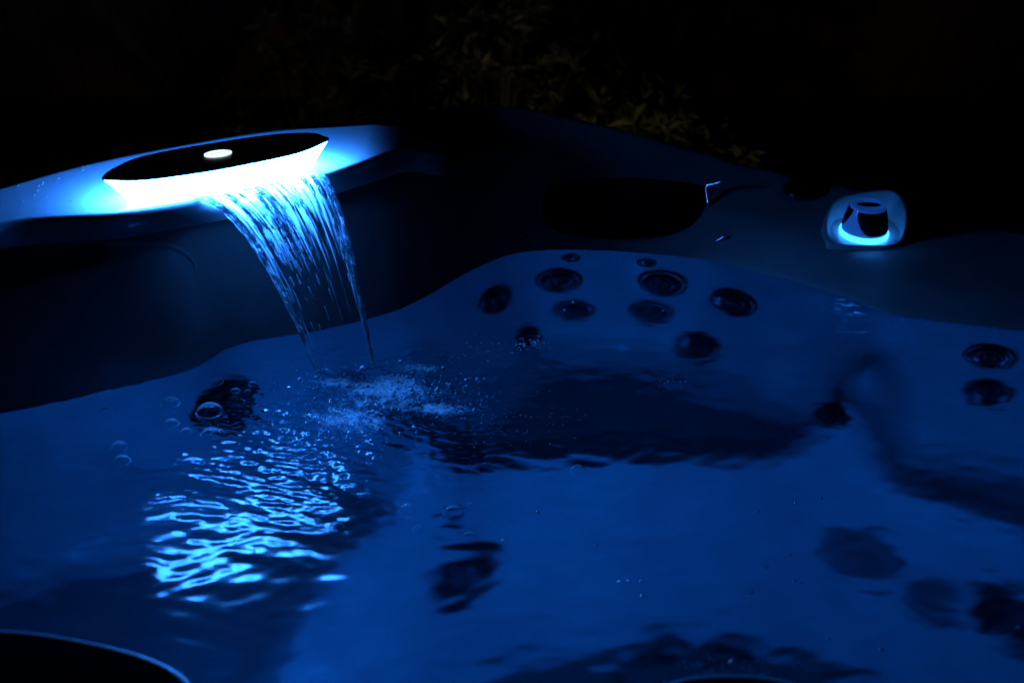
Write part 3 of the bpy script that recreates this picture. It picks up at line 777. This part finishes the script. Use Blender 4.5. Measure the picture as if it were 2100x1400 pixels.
fi = np.arange(FX.size).reshape(FX.shape); fq = np.stack([fi[:-1, :-1], fi[:-1, 1:], fi[1:, 1:], fi[1:, :-1]], -1)[FA[:-1, :-1] > .2]
fV = np.stack([FX, FY, FZ], -1).reshape(-1, 3); used = np.zeros(len(fV), bool); used[fq.ravel()] = True; remap = np.cumsum(used) - 1
fr_ = npmesh('froth', fV[used], remap[fq], MAT['froth'], foam)
fa_ = fr_.data.attributes.new('froth', 'FLOAT', 'POINT'); fa_.data.foreach_set('value', FA.ravel()[used].astype(np.float32))
hemi = []
for k in range(9):
    a = math.pi / 2 * k / 8; hemi.append((math.cos(a) if k < 8 else .0001, math.sin(a) * .72))
HB = datamesh('bubble', lathe([(1.12, -.03), (1.03, .03)] + hemi, 28), MAT['film'])
m, n, l, out = M('bright bubble and glint skin')
g = n.new('ShaderNodeBsdfGlossy'); g.inputs['Roughness'].default_value = .3; tr = n.new('ShaderNodeBsdfTransparent')
mx = n.new('ShaderNodeMixShader'); mx.inputs[0].default_value = .7; l.new(tr.outputs[0], mx.inputs[1]); l.new(g.outputs[0], mx.inputs[2]); l.new(mx.outputs[0], out.inputs[0])
SB = HB.copy(); SB.materials.clear(); SB.materials.append(m)
RM, n, l, out = M('wet rim of a bubble')
di = n.new('ShaderNodeBsdfDiffuse'); di.inputs[0].default_value = (.8, .85, .9, 1); tr = n.new('ShaderNodeBsdfTransparent')
tc = n.new('ShaderNodeTexCoord'); ns = n.new('ShaderNodeTexNoise'); ns.inputs['Scale'].default_value = 1.3; l.new(tc.outputs['Object'], ns.inputs['Vector'])
mr = n.new('ShaderNodeMapRange'); mr.inputs['From Min'].default_value = .42; mr.inputs['From Max'].default_value = .65; mr.inputs['To Min'].default_value = .08; mr.inputs['To Max'].default_value = .8; l.new(ns.outputs[0], mr.inputs['Value'])
mx = n.new('ShaderNodeMixShader'); l.new(mr.outputs[0], mx.inputs[0]); l.new(tr.outputs[0], mx.inputs[1]); l.new(di.outputs[0], mx.inputs[2]); l.new(mx.outputs[0], out.inputs[0])
RB = datamesh('rim', lathe([(1.09, -.02), (1.08, .03), (1.04, .05), (1.0, .035), (.98, .0), (1.0, -.03)], 28)[0:1] + (lathe([(1.09, -.02), (1.08, .03), (1.04, .05), (1.0, .035), (.98, .0), (1.0, -.03)], 28)[1][:-1],), RM)
BUB = [(430, 845, 27, 'largest clear bubble, round, floating over the dark jet left of the waterfall'),
       (352, 870, 15, 'clear bubble left of the largest bubble, nearest to it'),
       (350, 829, 19, 'wide faint bubble upper left of the largest bubble'),
       (432, 892, 20, 'clear bubble just below the largest bubble'), (447, 890, 14, 'bubble touching the clear one below the largest bubble'),
       (382, 888, 12, 'small bubble lower left of the largest bubble'), (245, 918, 18, 'faint bubble far left on calm water, upper of two'),
       (250, 945, 17, 'faint bubble far left on calm water, lower of two'), (215, 845, 14, 'faint bubble close to the dark left wall'),
       (446, 783, 12, 'bubble beyond the dark jet, nearest the left wall'), (483, 802, 9, 'small bright bubble above the dark jet'),
       (518, 788, 8, 'small bright bubble between dark jet and waterfall, upper'), (508, 803, 6, 'tiny bubble between dark jet and waterfall, lower'),
       (835, 1045, 17, 'clear bubble over the bright band, left of small dark jet'), (930, 1051, 20, 'clear bubble just above the small dark jet on the bright band'),
       (962, 1100, 15, 'clear bubble just below the small dark jet on the bright band'), (858, 1086, 12, 'low flat bubble left of the small dark jet'),
       (1035, 1108, 8, 'small bubble right of the small dark jet'), (965, 1036, 8, 'small bubble upper right of the small dark jet'),
       (1185, 963, 16, 'lone bubble over the edge of the back seat'), (690, 1082, 16, 'flat bubble on dark water below the glints'),
       (470, 950, 15, 'bubble caught among the bright glints')]
for px, py, rp, lab in BUB:
    p = at(px, py, 0); r = rp / FPX * math.hypot(p[1], EYE) * .98
    o = bpy.data.objects.new('water_bubble_or_glint', HB); COL.objects.link(o)
    o.location = (p[0], p[1], wz(p[0], p[1]) + .0002); o.scale = (r, r, r); o.rotation_euler.z = random.uniform(0, 6)
    tag(o, lab, 'bubble', 'bubbles floating on the water')
    c = bpy.data.objects.new('rim', RB); COL.objects.link(c); c.parent = o
for k, (px, py) in enumerate([(1315, 1192), (1290, 1190), (1270, 1192), (1318, 1222), (1571, 1161), (1620, 1136), (1630, 1190), (1642, 1193), (1632, 1032), (1685, 1021), (1555, 1047), (1700, 1310), (1808, 1333), (1540, 1216), (1222, 1118), (1103, 1049)]):
    p = at(px, py, 0); r = random.uniform(.0016, .0026)
    o = bpy.data.objects.new('water_bubble_or_glint', SB); COL.objects.link(o); o.location = (p[0], p[1], wz(p[0], p[1]) + .0002); o.scale = (r, r, r)
    tag(o, 'tiny speck of a bubble scattered on the calm water at right', 'bubble', 'tiny bubbles on the calm water')
for k, (px, py, rp, lab) in enumerate([(1168, 530, 4, 'glint added as a bubble over the left tiny jet at the back waterline'), (1341, 542, 4, 'glint added as a bubble over the right tiny jet at the back waterline'),
        (1128, 565, 4, 'glint added as a bubble on the rim of the upper left back jet'), (1126, 589, 4, 'glint added as a bubble below the middle of the upper left back jet'), (1404, 587, 4, 'glint added as a bubble on the right rim of the upper right back jet'),
        (1178, 620, 7, 'wide glint added as a bubble just above the lower left back jet'), (1160, 635, 6, 'flat glint added as a bubble over the lower left back jet'), (1361, 637, 4, 'glint added as a bubble over the lower right back jet'),
        (978, 617, 4, 'glint added as a bubble at the left rim of the leftmost back jet'), (1503, 1358, 8, 'greenish glint added as a bubble beside the near headrest at the bottom edge'), (2090, 1290, 6, 'glint added as a bubble low at the right edge')]):
    p = at(px, py, 0); r = rp / FPX * math.hypot(p[1], EYE)  # bubbles added in place of glints reflected by the jets
    o = bpy.data.objects.new('water_bubble_or_glint', SB); COL.objects.link(o); o.location = (p[0], p[1], wz(p[0], p[1]) + .0002); o.scale = (r, r, r)
    tag(o, lab, 'bubble', 'glints over the jets added as bubbles')
# droplets splashed on the ledge
DM = datamesh('droplet', lathe([(1, 0), (.95, .3), (.7, .6), (.35, .75), (.0001, .8)], 10), MAT['strand'])
for k in range(46):
    px = random.uniform(25, 215); py = random.uniform(335, 440)
    p = at(px, py, ZL); 
    if sdist(np.array([[p[0]]]), np.array([[p[1]]]), led)[0, 0] > -.008 or sdist(np.array([[p[0]]]), np.array([[p[1]]]), cov)[0, 0] < .01: continue
    r = random.choice([.0007, .0008, .0009, .0015])
    o = bpy.data.objects.new('water_droplet', DM); COL.objects.link(o); o.location = (p[0], p[1], ZL + .0002); o.scale = (r, r, r)
    tag(o, 'tiny water droplet splashed on the glowing ledge left of the spout', 'droplet', 'droplets on the lit ledge')

# ================================================================ GARDEN BEHIND
GZ = -.80
m, n, l, out = M('dark paving stone')
b = n.new('ShaderNodeBsdfPrincipled'); b.inputs['Roughness'].default_value = .8; l.new(b.outputs[0], out.inputs[0])
tc = n.new('ShaderNodeTexCoord'); br = n.new('ShaderNodeTexBrick'); br.inputs['Scale'].default_value = 1.6
br.inputs['Color1'].default_value = (.09, .085, .08, 1); br.inputs['Color2'].default_value = (.06, .058, .055, 1); br.inputs['Mortar'].default_value = (.02, .02, .02, 1)
l.new(tc.outputs['Object'], br.inputs['Vector']); l.new(br.outputs[0], b.inputs['Base Color'])
g = mesh('ground', [(-60, -60, GZ), (60, -60, GZ), (60, 60, GZ), (-60, 60, GZ)], [(0, 1, 2, 3)], m, smooth=False); tag(g, kind='structure')
leafm, n, l, out = M('shrub leaf')
b = n.new('ShaderNodeBsdfPrincipled'); b.inputs['Roughness'].default_value = .5; l.new(b.outputs[0], out.inputs[0])
oi = n.new('ShaderNodeNewGeometry'); cr = n.new('ShaderNodeValToRGB')
cr.color_ramp.elements[0].color = (.03, .042, .014, 1); cr.color_ramp.elements[1].color = (.12, .122, .045, 1)
l.new(oi.outputs['Random Per Island'], cr.inputs[0]); l.new(cr.outputs[0], b.inputs['Base Color'])
stemm = pbr('shrub stem', (.06, .045, .03), .8)
def shrub(x, y, h, rad, nros, seed, label):
    rs = random.Random(seed); root = empty('shrub', (x, y, GZ)); tag(root, label, 'shrub', 'shrubs behind the tub')
    vs, fs, sv_, sf_ = [], [], [], []
    for k in range(nros):
        a = rs.uniform(0, 6.28); e = rs.uniform(.1, 1.45)
        c = Vector((rad * math.cos(a) * math.cos(e) * rs.uniform(.6, 1.05), rad * math.sin(a) * math.cos(e) * rs.uniform(.6, 1.05), h * (.3 + .7 * math.sin(e)) * rs.uniform(.75, 1.05)))
        ax = (c.normalized() + Vector((0, 0, .5)) + Vector((rs.uniform(-.4, .4), rs.uniform(-.4, .4), rs.uniform(-.2, .2)))).normalized()
        b0 = len(sv_); t1 = Vector((.004, 0, 0))
        sv_ += [tuple(Vector((0, 0, .02)) + t1), tuple(Vector((0, 0, .02)) - t1), tuple(c - t1 * .5), tuple(c + t1 * .5)]; sf_.append((b0, b0 + 1, b0 + 2, b0 + 3))
        for i in range(rs.randint(14, 20)):
            th = rs.uniform(0, 6.28); op = rs.uniform(.35, 1.25)
            q1 = ax.orthogonal().normalized(); q2 = ax.cross(q1)
            d = (ax * math.cos(op) + (q1 * math.cos(th) + q2 * math.sin(th)) * math.sin(op)).normalized()
            s = d.cross(Vector((rs.uniform(-1, 1), rs.uniform(-1, 1), rs.uniform(-.3, 1)))).normalized()
            L = rs.uniform(.04, .095); wd_ = L * rs.uniform(.09, .17); nn = d.cross(s)
            o_ = c - ax * rs.uniform(0, .05); dr = Vector((0, 0, -.25 * L))
            b0 = len(vs)
            vs += [tuple(o_), tuple(o_ + d * L * .4 + s * wd_), tuple(o_ + d * L * .45 + nn * wd_ * .4), tuple(o_ + d * L * .4 - s * wd_), tuple(o_ + d * L + dr)]
            fs += [(b0, b0 + 1, b0 + 2), (b0, b0 + 2, b0 + 3), (b0 + 1, b0 + 4, b0 + 2), (b0 + 2, b0 + 4, b0 + 3)]
    mesh('foliage', vs, fs, leafm, root, False); mesh('stem', sv_, sf_, stemm, root, False)
shrub(-.05, 4.35, .78, .42, 110, 1, 'taller leafy shrub in the dark right behind the middle of the tub')
shrub(.42, 4.05, .58, .34, 90, 2, 'yellow green spiky shrub nearest the tub rim')
shrub(-.62, 4.6, .8, .38, 80, 3, 'darkest shrub, leftmost of those behind the tub')
shrub(.60, 4.0, .40, .20, 46, 4, 'low spiky shrub peeping over the sloping right rim')
shrub(.35, 4.9, .98, .42, 90, 5, 'tall faint shrub at the back below the fence')
fm_ = pbr('old fence board', (.25, .12, .07), .85, bump=.4, scale=40, var=.4)
fence = empty('wooden_fence', (0, 5.9, GZ)); tag(fence, 'dark wooden board fence barely visible behind the garden', 'fence')
def boxv(x0, x1, y0, y1, z0, z1):
    v = [(x0, y0, z0), (x1, y0, z0), (x1, y1, z0), (x0, y1, z0), (x0, y0, z1), (x1, y0, z1), (x1, y1, z1), (x0, y1, z1)]
    return v, [(0, 3, 2, 1), (4, 5, 6, 7), (0, 1, 5, 4), (1, 2, 6, 5), (2, 3, 7, 6), (3, 0, 4, 7)]
vs, fs = [], []
for k in range(56):
    x0 = -4 + k * .145; v, f = boxv(x0, x0 + .138, random.uniform(-.004, .004), .02, .05, 1.75 + random.uniform(-.01, .01)); o_ = len(vs); vs += v; fs += [tuple(i + o_ for i in q_) for q_ in f]
mesh('boards', vs, fs, fm_, fence, False)
for k in range(5): mesh('post', *boxv(-4 + k * 2 - .045, -4 + k * 2 + .045, .065, .155, 0, 1.8), fm_, fence, False)
for z in (.35, 1.4): mesh('rail', *boxv(-4, 4.1, .021, .064, z, z + .08), fm_, fence, False)
# small warm garden spotlight on the ground behind the tub, aimed at the shrubs
gs = empty('garden_spotlight', (.35, 2.8, GZ)); tag(gs, 'small warm garden spotlight on the ground behind the tub', 'garden light')
mesh('stake', *lathe([(.008, 0), (.012, .02), (.012, .10), (.0001, .10)], 12), MAT['black'], gs)
hd = mesh('lamp_head', *lathe([(.0001, -.05), (.03, -.05), (.04, 0), (.042, .05), (.036, .05), (.03, .01)], 24), MAT['black'], gs)
aim = (Vector((.15, 4.3, -.15)) - Vector((.35, 2.8, GZ + .13))).normalized()
hd.matrix_local = frame_on(Vector((0, 0, .13)), aim)
mesh('lamp_lens', *lathe([(.029, .012), (.0001, .016)], 24), emit('warm lamp lens', (1, .62, .22), 1.0), hd)
sl = bpy.data.lights.new('garden_spotlight_light', 'SPOT'); sl.energy = 4.4; sl.color = (1, .82, .5); sl.spot_size = R(95); sl.spot_blend = 1; sl.shadow_soft_size = .03
so = bpy.data.objects.new('garden_spotlight_light', sl); COL.objects.link(so); so.parent = hd
so.matrix_local = Matrix.Translation((0, 0, .06)) @ Matrix.Rotation(math.pi, 4, 'X')
